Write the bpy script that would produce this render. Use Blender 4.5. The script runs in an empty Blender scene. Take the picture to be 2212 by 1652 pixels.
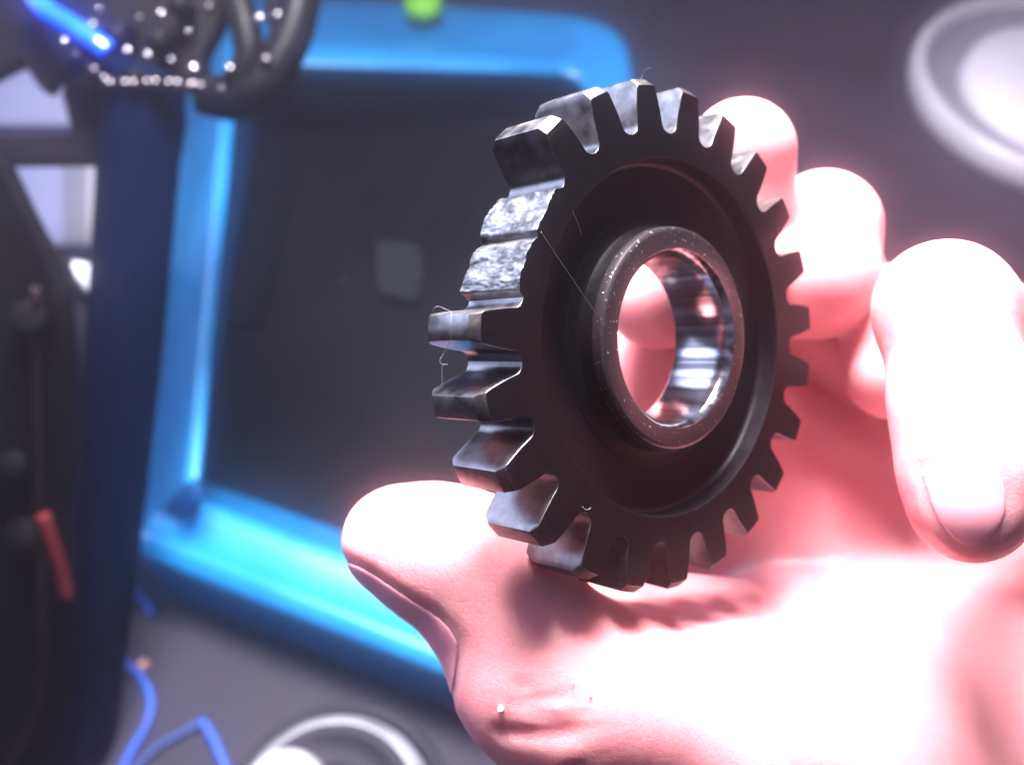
import bpy, bmesh, math, random
import numpy as np
from mathutils import Vector, Matrix

random.seed(4)
RNG = np.random.default_rng(7)
scene = bpy.context.scene
MM = 0.001

# ------------------------------------------------------------------ camera
PITCH = math.radians(55)            # how far the phone looks down
H = 0.46                            # lens height above the floor (m)
F = 2000.0                          # focal length in units of a 2212 wide frame
cam_d = bpy.data.cameras.new('camera')
cam = bpy.data.objects.new('camera', cam_d)
scene.collection.objects.link(cam)
cam.location = (0, 0, H)
cam.rotation_euler = (math.pi / 2 - PITCH, 0, 0)
cam_d.sensor_width = 36
cam_d.lens = 36 * F / 2212
cam_d.clip_start = 0.005
cam_d.clip_end = 50
cam_d.dof.use_dof = True
cam_d.dof.focus_distance = 0.097
cam_d.dof.aperture_fstop = 20
scene.camera = cam
RC = Matrix.Rotation(math.pi / 2 - PITCH, 3, 'X')
RCn = np.array(RC)

def cv(x, y, z):
    """direction: camera axes (x right, y down, z away) -> world"""
    return RC @ Vector((x, -y, -z))

def cw(x, y, z):
    """camera-axes point in mm -> world metres"""
    return cv(x, y, z) * MM + Vector((0, 0, H))

def px(u, v, z):
    """frame position (2212 x 1652) at depth z mm -> camera-axes mm"""
    return np.array([(u - 1106) / F * z, (v - 826) / F * z, z], dtype=np.float64)

def pw(u, v, z):
    return cw(*px(u, v, z))

def fl(u, v, h=0.0):
    """where the sight line through (u,v) meets the level h metres above the floor"""
    d = cv((u - 1106) / F, (v - 826) / F, 1)
    t = (h - H) / d.z
    return Vector((0, 0, H)) + d * t

# ------------------------------------------------------------------ world, lamps, exposure
world = bpy.data.worlds.new('World')
scene.world = world
world.use_nodes = True
wn = world.node_tree
bg = wn.nodes['Background']
tc = wn.nodes.new('ShaderNodeTexCoord')
sep = wn.nodes.new('ShaderNodeSeparateXYZ')
mr = wn.nodes.new('ShaderNodeMapRange')
mr.inputs[1].default_value = -0.2
mr.inputs[2].default_value = 1.0
cr = wn.nodes.new('ShaderNodeValToRGB')
cr.color_ramp.elements[0].color = (0.022, 0.016, 0.020, 1)
cr.color_ramp.elements[1].color = (0.09, 0.10, 0.15, 1)
wn.links.new(tc.outputs['Generated'], sep.inputs[0])
wn.links.new(sep.outputs['Z'], mr.inputs[0])
wn.links.new(mr.outputs[0], cr.inputs[0])
wn.links.new(cr.outputs[0], bg.inputs[0])
bg.inputs[1].default_value = 3.0

def area(name, loc, target, size, energy, color, size_y=None):
    d = bpy.data.lights.new(name, 'AREA')
    d.energy = energy
    d.color = color
    d.size = size
    if size_y:
        d.shape = 'RECTANGLE'
        d.size_y = size_y
    o = bpy.data.objects.new(name, d)
    scene.collection.objects.link(o)
    o.location = loc
    o.rotation_euler = (Vector(target) - Vector(loc)).to_track_quat('-Z', 'Y').to_euler()
    return o

HAND_C = pw(1500, 900, 115)
area('workshop_lamp', cw(-22, -325, 34), cw(15, 20, 118), 0.17, 36, (1.0, 0.965, 0.985))
area('window_light', cw(-620, -390, 190), cw(-20, -10, 130), 0.68, 2.9, (0.60, 0.74, 1.0), 0.68).data.spread = math.radians(75)

# added scattering volume that imitates lens glare around the lit hand
def make_glare_haze():
    bmh = bmesh.new(); bmesh.ops.create_cube(bmh, size=1)
    me = bpy.data.meshes.new('glare_haze')
    for v in bmh.verts:
        v.co = Vector((v.co.x * 12.4, v.co.y * 12.4, v.co.z * 1.75 - .125))
    bmh.to_mesh(me); bmh.free()
    o = bpy.data.objects.new('glare_haze', me); scene.collection.objects.link(o)
    o['kind'] = 'stuff'; o['label'] = 'added mist volume imitating lens glare'
    m = bpy.data.materials.new('glare_haze'); m.use_nodes = True
    nt = m.node_tree; nt.nodes.remove(nt.nodes['Principled BSDF'])
    v = nt.nodes.new('ShaderNodeVolumePrincipled')
    v.inputs['Density'].default_value = GLARE_D
    v.inputs['Color'].default_value = (.96, .84, 1.0, 1)
    v.inputs['Anisotropy'].default_value = GLARE_G
    nt.links.new(v.outputs[0], nt.nodes['Material Output'].inputs['Volume'])
    me.materials.append(m)
GLARE_D = 0.8
GLARE_G = 0.981
make_glare_haze()
scene.cycles.volume_bounces = 2
scene.view_settings.view_transform = 'Standard'
scene.view_settings.look = 'None'
scene.view_settings.exposure = 0
scene.view_settings.gamma = 1
scene.cycles.use_denoising = True
scene.cycles.max_bounces = 8
scene.cycles.sample_clamp_indirect = 6

# ------------------------------------------------------------------ helpers
def link(o, parent=None):
    scene.collection.objects.link(o)
    if parent is not None:
        o.parent = parent
    return o

def mesh(name, verts, faces, mat=None, parent=None, smooth=True, mats=None, fm=None):
    me = bpy.data.meshes.new(name)
    me.from_pydata([tuple(v) for v in verts], [], [tuple(int(i) for i in f) for f in faces])
    if mats:
        for m in mats:
            me.materials.append(m)
        if fm is not None:
            me.polygons.foreach_set('material_index', fm)
    elif mat:
        me.materials.append(mat)
    me.polygons.foreach_set('use_smooth', [smooth] * len(me.polygons))
    me.update()
    o = bpy.data.objects.new(name, me)
    return link(o, parent)

def autosmooth(o, ang=35):
    me = o.data
    bm = bmesh.new(); bm.from_mesh(me)
    bmesh.ops.recalc_face_normals(bm, faces=bm.faces)
    a = math.radians(ang)
    for e in bm.edges:
        e.smooth = not (len(e.link_faces) == 2 and e.calc_face_angle(0) > a)
    bm.to_mesh(me); bm.free()
    return o

def tag(o, label=None, cat=None, group=None, kind=None):
    if label: o['label'] = label
    if cat: o['category'] = cat
    if group: o['group'] = group
    if kind: o['kind'] = kind
    return o

def thing(name, loc, label, cat, group=None):
    o = bpy.data.objects.new(name, None)
    o.empty_display_size = 0.01
    o.location = loc
    link(o)
    return tag(o, label, cat, group)

def local(verts, origin):
    o = Vector(origin)
    return [Vector(v) - o for v in verts]

def sweep(path, radii, seg=12, closed=False, caps=True):
    """tube along world points; returns verts, faces"""
    P = [Vector(p) for p in path]
    n = len(P)
    if not hasattr(radii, '__len__'):
        radii = [radii] * n
    V, Fc = [], []
    ref = None
    for i in range(n):
        a = P[(i - 1) % n] if (closed or i > 0) else P[i]
        b = P[(i + 1) % n] if (closed or i < n - 1) else P[i]
        t = (b - a).normalized()
        if ref is None:
            ref = t.orthogonal().normalized()
        ref = (ref - t * ref.dot(t)).normalized()
        w = t.cross(ref)
        for k in range(seg):
            an = 2 * math.pi * k / seg
            V.append(P[i] + (ref * math.cos(an) + w * math.sin(an)) * radii[i])
    m = n if closed else n - 1
    for i in range(m):
        for k in range(seg):
            a = i * seg + k; b = i * seg + (k + 1) % seg
            c = ((i + 1) % n) * seg + (k + 1) % seg; d = ((i + 1) % n) * seg + k
            Fc.append((a, b, c, d))
    if caps and not closed:
        Fc.append(tuple(range(seg))[::-1])
        Fc.append(tuple((n - 1) * seg + k for k in range(seg)))
    return V, Fc

def smooth_path(pts, n=8):
    """Catmull-Rom through points"""
    P = [Vector(p) for p in pts]
    P = [P[0] * 2 - P[1]] + P + [P[-1] * 2 - P[-2]]
    out = []
    for i in range(1, len(P) - 2):
        for k in range(n):
            t = k / n
            p0, p1, p2, p3 = P[i - 1], P[i], P[i + 1], P[i + 2]
            out.append(0.5 * ((2 * p1) + (p2 - p0) * t + (2 * p0 - 5 * p1 + 4 * p2 - p3) * t * t + (3 * p1 - p0 - 3 * p2 + p3) * t ** 3))
    out.append(P[-2])
    return out

def lathe(profile, seg=64):
    """profile of (r, z) metres, open; axis Z"""
    V, Fc = [], []
    n = len(profile)
    for k in range(seg):
        a = 2 * math.pi * k / seg
        for r, z in profile:
            V.append((r * math.cos(a), r * math.sin(a), z))
    for k in range(seg):
        for i in range(n - 1):
            a = k * n + i; b = ((k + 1) % seg) * n + i
            Fc.append((a, b, b + 1, a + 1))
    return V, Fc

def box(cx, cy, cz, sx, sy, sz, bevel=0.0):
    bm = bmesh.new()
    bmesh.ops.create_cube(bm, size=1)
    for v in bm.verts:
        v.co = Vector((v.co.x * sx + cx, v.co.y * sy + cy, v.co.z * sz + cz))
    if bevel:
        bmesh.ops.bevel(bm, geom=list(bm.edges), offset=bevel, segments=2, affect='EDGES', profile=.6)
    V = [v.co.copy() for v in bm.verts]
    bm.verts.index_update()
    Fc = [tuple(v.index for v in f.verts) for f in bm.faces]
    bm.free()
    return V, Fc

# ------------------------------------------------------------------ materials
def new_mat(name):
    m = bpy.data.materials.new(name)
    m.use_nodes = True
    nt = m.node_tree
    return m, nt, nt.nodes['Principled BSDF']

def N(nt, typ, **kw):
    n = nt.nodes.new(typ)
    for k, v in kw.items():
        if k.startswith('i_'):
            key = k[2:]
            key = int(key) if key.isdigit() else key.replace('_', ' ')
            n.inputs[key].default_value = v
        else:
            setattr(n, k, v)
    return n

def noise_mat(name, c1, c2, scale, rough=(.4, .6), metallic=0.0, bump=0.0, bscale=None, detail=6, coat=0.0, spec=None, c_pos=(.35, .65), bdist=0.0005):
    m, nt, b = new_mat(name)
    t = N(nt, 'ShaderNodeTexCoord')
    nz = N(nt, 'ShaderNodeTexNoise', i_Scale=scale, i_Detail=detail, i_Roughness=.6)
    nt.links.new(t.outputs['Object'], nz.inputs['Vector'])
    r = N(nt, 'ShaderNodeValToRGB')
    r.color_ramp.elements[0].position = c_pos[0]; r.color_ramp.elements[1].position = c_pos[1]
    r.color_ramp.elements[0].color = (*c1, 1); r.color_ramp.elements[1].color = (*c2, 1)
    nt.links.new(nz.outputs[0], r.inputs[0])
    nt.links.new(r.outputs[0], b.inputs['Base Color'])
    mp = N(nt, 'ShaderNodeMapRange', i_1=.3, i_2=.7, i_3=rough[0], i_4=rough[1])
    nt.links.new(nz.outputs[0], mp.inputs[0])
    nt.links.new(mp.outputs[0], b.inputs['Roughness'])
    b.inputs['Metallic'].default_value = metallic
    b.inputs['Coat Weight'].default_value = coat
    if spec is not None:
        b.inputs['Specular IOR Level'].default_value = spec
    if bump:
        n2 = N(nt, 'ShaderNodeTexNoise', i_Scale=bscale or scale * 4, i_Detail=8)
        nt.links.new(t.outputs['Object'], n2.inputs['Vector'])
        bp = N(nt, 'ShaderNodeBump', i_Strength=bump, i_Distance=bdist)
        nt.links.new(n2.outputs[0], bp.inputs['Height'])
        nt.links.new(bp.outputs[0], b.inputs['Normal'])
    return m

def gear_face_mat():
    m, nt, b = new_mat('dark_gear_steel')
    t = N(nt, 'ShaderNodeTexCoord')
    nz = N(nt, 'ShaderNodeTexNoise', i_Scale=900, i_Detail=8, i_Roughness=.65)
    nt.links.new(t.outputs['Object'], nz.inputs['Vector'])
    # concentric turning marks
    ln = N(nt, 'ShaderNodeVectorMath', operation='MULTIPLY'); ln.inputs[1].default_value = (1, 1, 0)
    nt.links.new(t.outputs['Object'], ln.inputs[0])
    le = N(nt, 'ShaderNodeVectorMath', operation='LENGTH')
    nt.links.new(ln.outputs[0], le.inputs[0])
    tn = N(nt, 'ShaderNodeTexNoise', noise_dimensions='1D', i_Scale=5200, i_Detail=3)
    nt.links.new(le.outputs['Value'], tn.inputs['W'])
    r = N(nt, 'ShaderNodeValToRGB')
    r.color_ramp.elements[0].position = .3; r.color_ramp.elements[1].position = .75
    r.color_ramp.elements[0].color = (.0036, .0026, .0042, 1); r.color_ramp.elements[1].color = (.0078, .0058, .0088, 1)
    nt.links.new(nz.outputs[0], r.inputs[0])
    nt.links.new(r.outputs[0], b.inputs['Base Color'])
    b.inputs['Metallic'].default_value = .75
    mp = N(nt, 'ShaderNodeMapRange', i_1=.3, i_2=.7, i_3=.36, i_4=.50)
    nt.links.new(nz.outputs[0], mp.inputs[0]); nt.links.new(mp.outputs[0], b.inputs['Roughness'])
    mx = N(nt, 'ShaderNodeMath', operation='MULTIPLY_ADD'); mx.inputs[1].default_value = .35
    nt.links.new(tn.outputs[0], mx.inputs[0]); nt.links.new(nz.outputs[0], mx.inputs[2])
    bp = N(nt, 'ShaderNodeBump', i_Strength=.35, i_Distance=.00003)
    nt.links.new(mx.outputs[0], bp.inputs['Height']); nt.links.new(bp.outputs[0], b.inputs['Normal'])
    return m

def flank_mat():
    """ground tooth flanks and lands: brighter, with fine grinding lines along the axis and smudges"""
    m, nt, b = new_mat('ground_tooth_steel')
    t = N(nt, 'ShaderNodeTexCoord')
    mpn = N(nt, 'ShaderNodeMapping'); mpn.inputs['Scale'].default_value = (1, 1, .06)
    nt.links.new(t.outputs['Object'], mpn.inputs[0])
    g = N(nt, 'ShaderNodeTexNoise', i_Scale=2600, i_Detail=4)
    nt.links.new(mpn.outputs[0], g.inputs['Vector'])
    s = N(nt, 'ShaderNodeTexNoise', i_Scale=420, i_Detail=7, i_Roughness=.65)
    nt.links.new(t.outputs['Object'], s.inputs['Vector'])
    r = N(nt, 'ShaderNodeValToRGB')
    r.color_ramp.elements[0].position = .33; r.color_ramp.elements[1].position = .7
    r.color_ramp.elements[0].color = (.08, .075, .08, 1); r.color_ramp.elements[1].color = (.22, .21, .22, 1)
    nt.links.new(s.outputs[0], r.inputs[0]); nt.links.new(r.outputs[0], b.inputs['Base Color'])
    b.inputs['Metallic'].default_value = 1
    mp = N(nt, 'ShaderNodeMapRange', i_1=.3, i_2=.7, i_3=.26, i_4=.42)
    nt.links.new(s.outputs[0], mp.inputs[0]); nt.links.new(mp.outputs[0], b.inputs['Roughness'])
    mx = N(nt, 'ShaderNodeMath', operation='MULTIPLY_ADD'); mx.inputs[1].default_value = .5
    nt.links.new(s.outputs[0], mx.inputs[0]); nt.links.new(g.outputs[0], mx.inputs[2])
    bp = N(nt, 'ShaderNodeBump', i_Strength=.4, i_Distance=.00002)
    nt.links.new(mx.outputs[0], bp.inputs['Height']); nt.links.new(bp.outputs[0], b.inputs['Normal'])
    return m

def fracture_mat():
    m, nt, b = new_mat('fractured_steel')
    t = N(nt, 'ShaderNodeTexCoord')
    s = N(nt, 'ShaderNodeTexNoise', i_Scale=620, i_Detail=8, i_Roughness=.6)
    nt.links.new(t.outputs['Object'], s.inputs['Vector'])
    v = N(nt, 'ShaderNodeTexVoronoi', i_Scale=1500)
    nt.links.new(t.outputs['Object'], v.inputs['Vector'])
    r = N(nt, 'ShaderNodeValToRGB')
    r.color_ramp.elements[0].position = .38; r.color_ramp.elements[1].position = .62
    r.color_ramp.elements[0].color = (.035, .037, .045, 1); r.color_ramp.elements[1].color = (.13, .135, .155, 1)
    nt.links.new(s.outputs[0], r.inputs[0]); nt.links.new(r.outputs[0], b.inputs['Base Color'])
    b.inputs['Metallic'].default_value = .85
    b.inputs['Roughness'].default_value = .48
    mx = N(nt, 'ShaderNodeMath', operation='MULTIPLY_ADD'); mx.inputs[1].default_value = .6
    nt.links.new(v.outputs['Distance'], mx.inputs[0]); nt.links.new(s.outputs[0], mx.inputs[2])
    bp = N(nt, 'ShaderNodeBump', i_Strength=.55, i_Distance=.00006)
    nt.links.new(mx.outputs[0], bp.inputs['Height']); nt.links.new(bp.outputs[0], b.inputs['Normal'])
    return m

def bore_mat():
    m, nt, b = new_mat('honed_bore_steel')
    t = N(nt, 'ShaderNodeTexCoord')
    mpn = N(nt, 'ShaderNodeMapping'); mpn.inputs['Scale'].default_value = (1, 1, .008)
    nt.links.new(t.outputs['Object'], mpn.inputs[0])
    g = N(nt, 'ShaderNodeTexNoise', i_Scale=900, i_Detail=3)
    nt.links.new(mpn.outputs[0], g.inputs['Vector'])
    r = N(nt, 'ShaderNodeValToRGB')
    r.color_ramp.elements[0].position = .36; r.color_ramp.elements[1].position = .66
    r.color_ramp.elements[0].color = (.07, .065, .07, 1); r.color_ramp.elements[1].color = (.50, .49, .52, 1)
    nt.links.new(g.outputs[0], r.inputs[0]); nt.links.new(r.outputs[0], b.inputs['Base Color'])
    b.inputs['Metallic'].default_value = 1
    b.inputs['Roughness'].default_value = .17
    bp = N(nt, 'ShaderNodeBump', i_Strength=.8, i_Distance=.00005)
    nt.links.new(g.outputs[0], bp.inputs['Height']); nt.links.new(bp.outputs[0], b.inputs['Normal'])
    return m

def hub_mat():
    m, nt, b = new_mat('pitted_hub_steel')
    t = N(nt, 'ShaderNodeTexCoord')
    v = N(nt, 'ShaderNodeTexNoise', i_Scale=2300, i_Detail=2, i_Roughness=.5)
    nt.links.new(t.outputs['Object'], v.inputs['Vector'])
    r = N(nt, 'ShaderNodeValToRGB')
    r.color_ramp.elements[0].position = .66; r.color_ramp.elements[1].position = .74
    r.color_ramp.elements[0].color = (.055, .045, .052, 1); r.color_ramp.elements[1].color = (.62, .60, .62, 1)
    nt.links.new(v.outputs[0], r.inputs[0]); nt.links.new(r.outputs[0], b.inputs['Base Color'])
    b.inputs['Metallic'].default_value = .85
    b.inputs['Roughness'].default_value = .33
    bp = N(nt, 'ShaderNodeBump', i_Strength=.7, i_Distance=.00005)
    nt.links.new(r.outputs[0], bp.inputs['Height']); nt.links.new(bp.outputs[0], b.inputs['Normal'])
    return m

M_CHAMFER = noise_mat('filed_chamfer', (.035, .03, .032), (.075, .066, .07), 1400, (.42, .55), metallic=.9, bump=.3, bscale=3000, bdist=.00003)
M_GEAR = gear_face_mat(); M_FLANK = flank_mat(); M_FRAC = fracture_mat(); M_BORE = bore_mat(); M_HUB = hub_mat()

def skin_mat(name, base, base2, rough=.42, lines=True):
    m, nt, b = new_mat(name)
    t = N(nt, 'ShaderNodeTexCoord')
    n1 = N(nt, 'ShaderNodeTexNoise', i_Scale=90, i_Detail=5)
    nt.links.new(t.outputs['Object'], n1.inputs['Vector'])
    r = N(nt, 'ShaderNodeValToRGB')
    r.color_ramp.elements[0].position = .35; r.color_ramp.elements[1].position = .68
    r.color_ramp.elements[0].color = (*base, 1); r.color_ramp.elements[1].color = (*base2, 1)
    nt.links.new(n1.outputs[0], r.inputs[0]); nt.links.new(r.outputs[0], b.inputs['Base Color'])
    b.inputs['Subsurface Weight'].default_value = .85
    b.inputs['Subsurface Radius'].default_value = (1.0, .38, .28)
    b.inputs['Subsurface Scale'].default_value = .0042
    b.inputs['Roughness'].default_value = rough
    if lines:
        v = N(nt, 'ShaderNodeTexVoronoi', feature='DISTANCE_TO_EDGE', i_Scale=1350)
        nt.links.new(t.outputs['Object'], v.inputs['Vector'])
        cl = N(nt, 'ShaderNodeMath', operation='MINIMUM'); cl.inputs[1].default_value = .12
        nt.links.new(v.outputs['Distance'], cl.inputs[0])
        n2 = N(nt, 'ShaderNodeTexNoise', i_Scale=520, i_Detail=6)
        nt.links.new(t.outputs['Object'], n2.inputs['Vector'])
        mx = N(nt, 'ShaderNodeMath', operation='MULTIPLY_ADD'); mx.inputs[1].default_value = 3.0
        nt.links.new(cl.outputs[0], mx.inputs[0]); nt.links.new(n2.outputs[0], mx.inputs[2])
        bp = N(nt, 'ShaderNodeBump', i_Strength=.45, i_Distance=.00010)
        nt.links.new(mx.outputs[0], bp.inputs['Height'])
        # friction ridges on the flank of the thumb, fading out with distance
        at = N(nt, 'ShaderNodeAttribute', attribute_name='ridge')
        mul = N(nt, 'ShaderNodeMath', operation='MULTIPLY'); 
        at2 = N(nt, 'ShaderNodeAttribute', attribute_name='phase')
        sn = N(nt, 'ShaderNodeMath', operation='SINE')
        n3 = N(nt, 'ShaderNodeTexNoise', i_Scale=160, i_Detail=2)
        nt.links.new(t.outputs['Object'], n3.inputs['Vector'])
        ad = N(nt, 'ShaderNodeMath', operation='MULTIPLY_ADD'); ad.inputs[1].default_value = 9.0
        nt.links.new(n3.outputs[0], ad.inputs[0]); nt.links.new(at2.outputs['Fac'], ad.inputs[2])
        nt.links.new(ad.outputs[0], sn.inputs[0])
        nt.links.new(sn.outputs[0], mul.inputs[0]); nt.links.new(at.outputs['Fac'], mul.inputs[1])
        bp2 = N(nt, 'ShaderNodeBump', i_Strength=.8, i_Distance=.00012)
        nt.links.new(mul.outputs[0], bp2.inputs['Height'])
        nt.links.new(bp.outputs[0], bp2.inputs['Normal'])
        # fine folds over the thumb joint
        mw = N(nt, 'ShaderNodeMapping'); mw.inputs['Scale'].default_value = (.22, 1, 1); mw.inputs['Rotation'].default_value = (0, 0, .25)
        nt.links.new(t.outputs['Object'], mw.inputs[0])
        n4 = N(nt, 'ShaderNodeTexNoise', i_Scale=620, i_Detail=5, i_Roughness=.55, noise_type='RIDGED_MULTIFRACTAL')
        nt.links.new(mw.outputs[0], n4.inputs['Vector'])
        at3 = N(nt, 'ShaderNodeAttribute', attribute_name='wrinkle')
        m4 = N(nt, 'ShaderNodeMath', operation='MULTIPLY')
        nt.links.new(n4.outputs[0], m4.inputs[0]); nt.links.new(at3.outputs['Fac'], m4.inputs[1])
        bp3 = N(nt, 'ShaderNodeBump', i_Strength=.8, i_Distance=-.00022)
        nt.links.new(m4.outputs[0], bp3.inputs['Height']); nt.links.new(bp2.outputs[0], bp3.inputs['Normal'])
        nt.links.new(bp3.outputs[0], b.inputs['Normal'])
    return m

M_SKIN = skin_mat('skin', (.50, .185, .205), (.58, .25, .26))
M_NAIL = skin_mat('fingernail', (.64, .24, .28), (.68, .28, .32), rough=.30, lines=False)
M_NAIL.node_tree.nodes['Principled BSDF'].inputs['Subsurface Scale'].default_value = .0009
M_NAIL.node_tree.nodes['Principled BSDF'].inputs['Subsurface Weight'].default_value = .4
M_FLAKE = noise_mat('dry_skin', (.75, .66, .62), (.85, .8, .76), 900, (.6, .8))
M_FIBRE = noise_mat('pale_lint', (.05, .05, .055), (.08, .08, .085), 900, (.6, .8))

# ------------------------------------------------------------------ the gear
GC = np.array([19.09985628, -5.1855115, 109.0984518])
Gn = np.array([0.64811289, 0.02198217, -0.76122695])
G1 = np.array([0.76141093, 0.0, 0.64826954])
G2 = np.array([0.01425037, -0.99975836, -0.01673747])
PHASE = 2.3144747
NT = 23
gear = thing('gear', (0, 0, 0), 'dark steel gear wheel with two snapped teeth, pinched between thumb and fingers', 'gear')
e1, e2, en = cv(*G1), cv(*G2), cv(*Gn)
if e1.cross(e2).dot(en) < 0:
    HAND = -1
else:
    HAND = 1
mat3 = Matrix((e1, e2, en)).transposed().to_4x4()
mat3.translation = cw(*GC)
gear.matrix_world = mat3
assert HAND == 1, 'gear frame must be right handed'

RO, RF, RROOT, RB = 29.9, 29.1, 23.9, 22.6
ZB = -9.0
STEP = 2 * math.pi / NT

def half_w(r):            # half thickness of a tooth at radius r (mm)
    t = (r - 25.0) / (RO - 25.0)
    return 2.16 - 0.36 * t - 0.50 * t * t if t > 0 else 2.16

def flank_profile(rtop, n=9):
    """right half (angle >= 0) from gap centre up to the land; list of (r, angle offset)"""
    pts = []
    ah = STEP / 2
    a_root = half_w(25.0) / 25.0
    pts.append((RROOT, ah))
    # fillet from the gap floor to the flank
    for k in range(1, 5):
        t = k / 4
        an = ah + (a_root - ah) * math.sin(t * math.pi / 2) ** 1.0
        r = RROOT + (25.0 - RROOT) * (1 - math.cos(t * math.pi / 2))
        pts.append((r, an))
    for k in range(1, n + 1):
        r = 25.0 + (rtop - .32 - 25.0) * k / n
        pts.append((r, half_w(r) / r))
    w = half_w(rtop - .32)
    pts.append((rtop - .10, (w - .10) / rtop))
    pts.append((rtop, (w - .34) / rtop))
    return pts

def outline(rtop, inset=0.0):
    p = flank_profile(rtop)
    left = [(r, a) for r, a in p]                 # +angle side, root -> tip
    right = [(r, -a) for r, a in reversed(p)]     # tip -> root
    pts = left + [(rtop, 0.0)] + right
    out = [(r * math.cos(a), r * math.sin(a)) for r, a in pts]
    if inset:
        q = []
        for i, (x, y) in enumerate(out):
            x0, y0 = out[max(i - 1, 0)]; x1, y1 = out[min(i + 1, len(out) - 1)]
            tx, ty = x1 - x0, y1 - y0
            l = math.hypot(tx, ty)
            q.append((x + ty / l * -inset * -1 * -1, y + tx / l * inset * -1 * -1))
        # keep the inset pointing inwards (towards the tooth's middle / the hub)
        res = []
        for (x, y), (u, v), i in zip(out, q, range(len(out))):
            dx, dy = u - x, v - y
            x0, y0 = out[max(i - 1, 0)]; x1, y1 = out[min(i + 1, len(out) - 1)]
            tx, ty = (x1 - x0), (y1 - y0); l = math.hypot(tx, ty)
            nx, ny = ty / l, -tx / l              # one of the two normals
            # path runs from +angle to -angle over the tip: the inside is on the right-hand side looking along it
            if i in (0, len(out) - 1):
                nx, ny = -x / math.hypot(x, y), -y / math.hypot(x, y)
            else:
                # choose the one that points to the inside
                mx, my = (RROOT - 1.5), 0.0
                if (mx - x) * nx + (my - y) * ny < 0:
                    nx, ny = -nx, -ny
            res.append((x + nx * inset, y + ny * inset))
        out = res
    return out

def tooth_mesh(idx, name, parent, wear=0.0):
    lv = [(0.0, RF, .045), (-.05, RF + .03, 0.0), (-.95, RO, 0.0), (-1.05, RO + .01, 0.0), (-4.5, RO + .01, 0), (-8.0, RO, 0.0), (ZB + .09, RF + .04, 0.0), (ZB, RF, .09)]
    ang = PHASE - STEP * idx
    ca, sa = math.cos(ang), math.sin(ang)
    V = []
    rnd = random.Random(idx * 7 + 1)
    for z, rt, ins in lv:
        if wear and z < -7:
            rt = rt - wear * (.6 + .4 * rnd.random())
        for x, y in outline(rt, ins):
            V.append((x, y, z))
    n = len(outline(RF))
    TIPI = (n // 2 - 3, n // 2 - 2, n // 2 - 1, n // 2, n // 2 + 1, n // 2 + 2)
    Fc, fm = [], []
    for L in range(len(lv) - 1):
        for i in range(n - 1):
            a, b = L * n + i, L * n + i + 1
            Fc.append((a, b, b + n, a + n)); fm.append(2 if (L == 1 and i in TIPI) else 1)
    # caps: front/back face down to the rim joint
    for L, flip in ((0, False), (len(lv) - 1, True)):
        z = lv[L][0]
        base = len(V)
        ah = STEP / 2
        m = 6
        for k in range(m + 1):
            a = ah - 2 * ah * k / m
            V.append((RB * math.cos(a), RB * math.sin(a), z))
        ring = [L * n + i for i in range(n)] + [base + k for k in range(m, -1, -1)]
        Fc.append(tuple(ring if not flip else ring[::-1])); fm.append(0)
    R = [(x * ca - y * sa, x * sa + y * ca, z) for x, y, z in V]
    o = mesh(name, [(x * MM, y * MM, z * MM) for x, y, z in R], Fc, parent=parent, mats=[M_GEAR, M_FLANK, M_CHAMFER], fm=fm)
    autosmooth(o, 33)
    return o

def fbm(x, y, z, seed=0):
    from mathutils import noise
    return noise.fractal(Vector((x + seed * 13.1, y + seed * 3.7, z)), 0.9, 2.1, 5)

def broken_mesh(idx, name, parent, prof):
    """prof: list of (fraction across the tooth -1..1 (in +angle = previous tooth), radius front, radius back)"""
    ang0 = PHASE - STEP * idx
    nz, na = 46, 54
    xs = [p[0] for p in prof]; rf = [p[1] for p in prof]; rb = [p[2] for p in prof]
    V, Fc, fm = [], [], []
    for i in range(nz + 1):
        w = i / nz
        z = ZB * w
        for j in range(na + 1):
            f = 1 - 2 * j / na
            a = ang0 + f * STEP / 2
            r0 = np.interp(-f, xs, rf); r1 = np.interp(-f, xs, rb)
            r = r0 + (r1 - r0) * (w ** 1.6)
            edge = min(1, max(0, (r - RROOT - .15) / .5))
            r += edge * (fbm(f * 3, w * 3.2, idx * 5.0, idx) * .20 + fbm(f * 11, w * 12, 2.0, idx) * .07)
            r = max(r, RROOT)
            if i == 0: r -= .05
            V.append((r * math.cos(a), r * math.sin(a), z))
    for i in range(nz):
        for j in range(na):
            a = i * (na + 1) + j
            Fc.append((a, a + 1, a + na + 2, a + na + 1))
            f = 1 - 2 * (j + .5) / na
            r0 = np.interp(-f, xs, rf)
            fm.append(2 if (prof[1][0] < -f < prof[-2][0] - .02) else 1)
    for i, flip in ((0, False), (nz, True)):
        base = len(V)
        m = 6
        for k in range(m + 1):
            a = ang0 + STEP / 2 - STEP * k / m
            V.append((RB * math.cos(a), RB * math.sin(a), ZB * i / nz))
        ring = [i * (na + 1) + j for j in range(na + 1)] + [base + k for k in range(m, -1, -1)]
        Fc.append(tuple(ring if not flip else ring[::-1])); fm.append(0)
    o = mesh(name, [(x * MM, y * MM, z * MM) for x, y, z in V], Fc, parent=parent, mats=[M_GEAR, M_FLANK, M_FRAC], fm=fm)
    autosmooth(o, 50)
    return o

for k in range(21):
    o = tooth_mesh(k, 'gear_tooth', gear, wear=.25 if k == 20 else 0)
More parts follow.
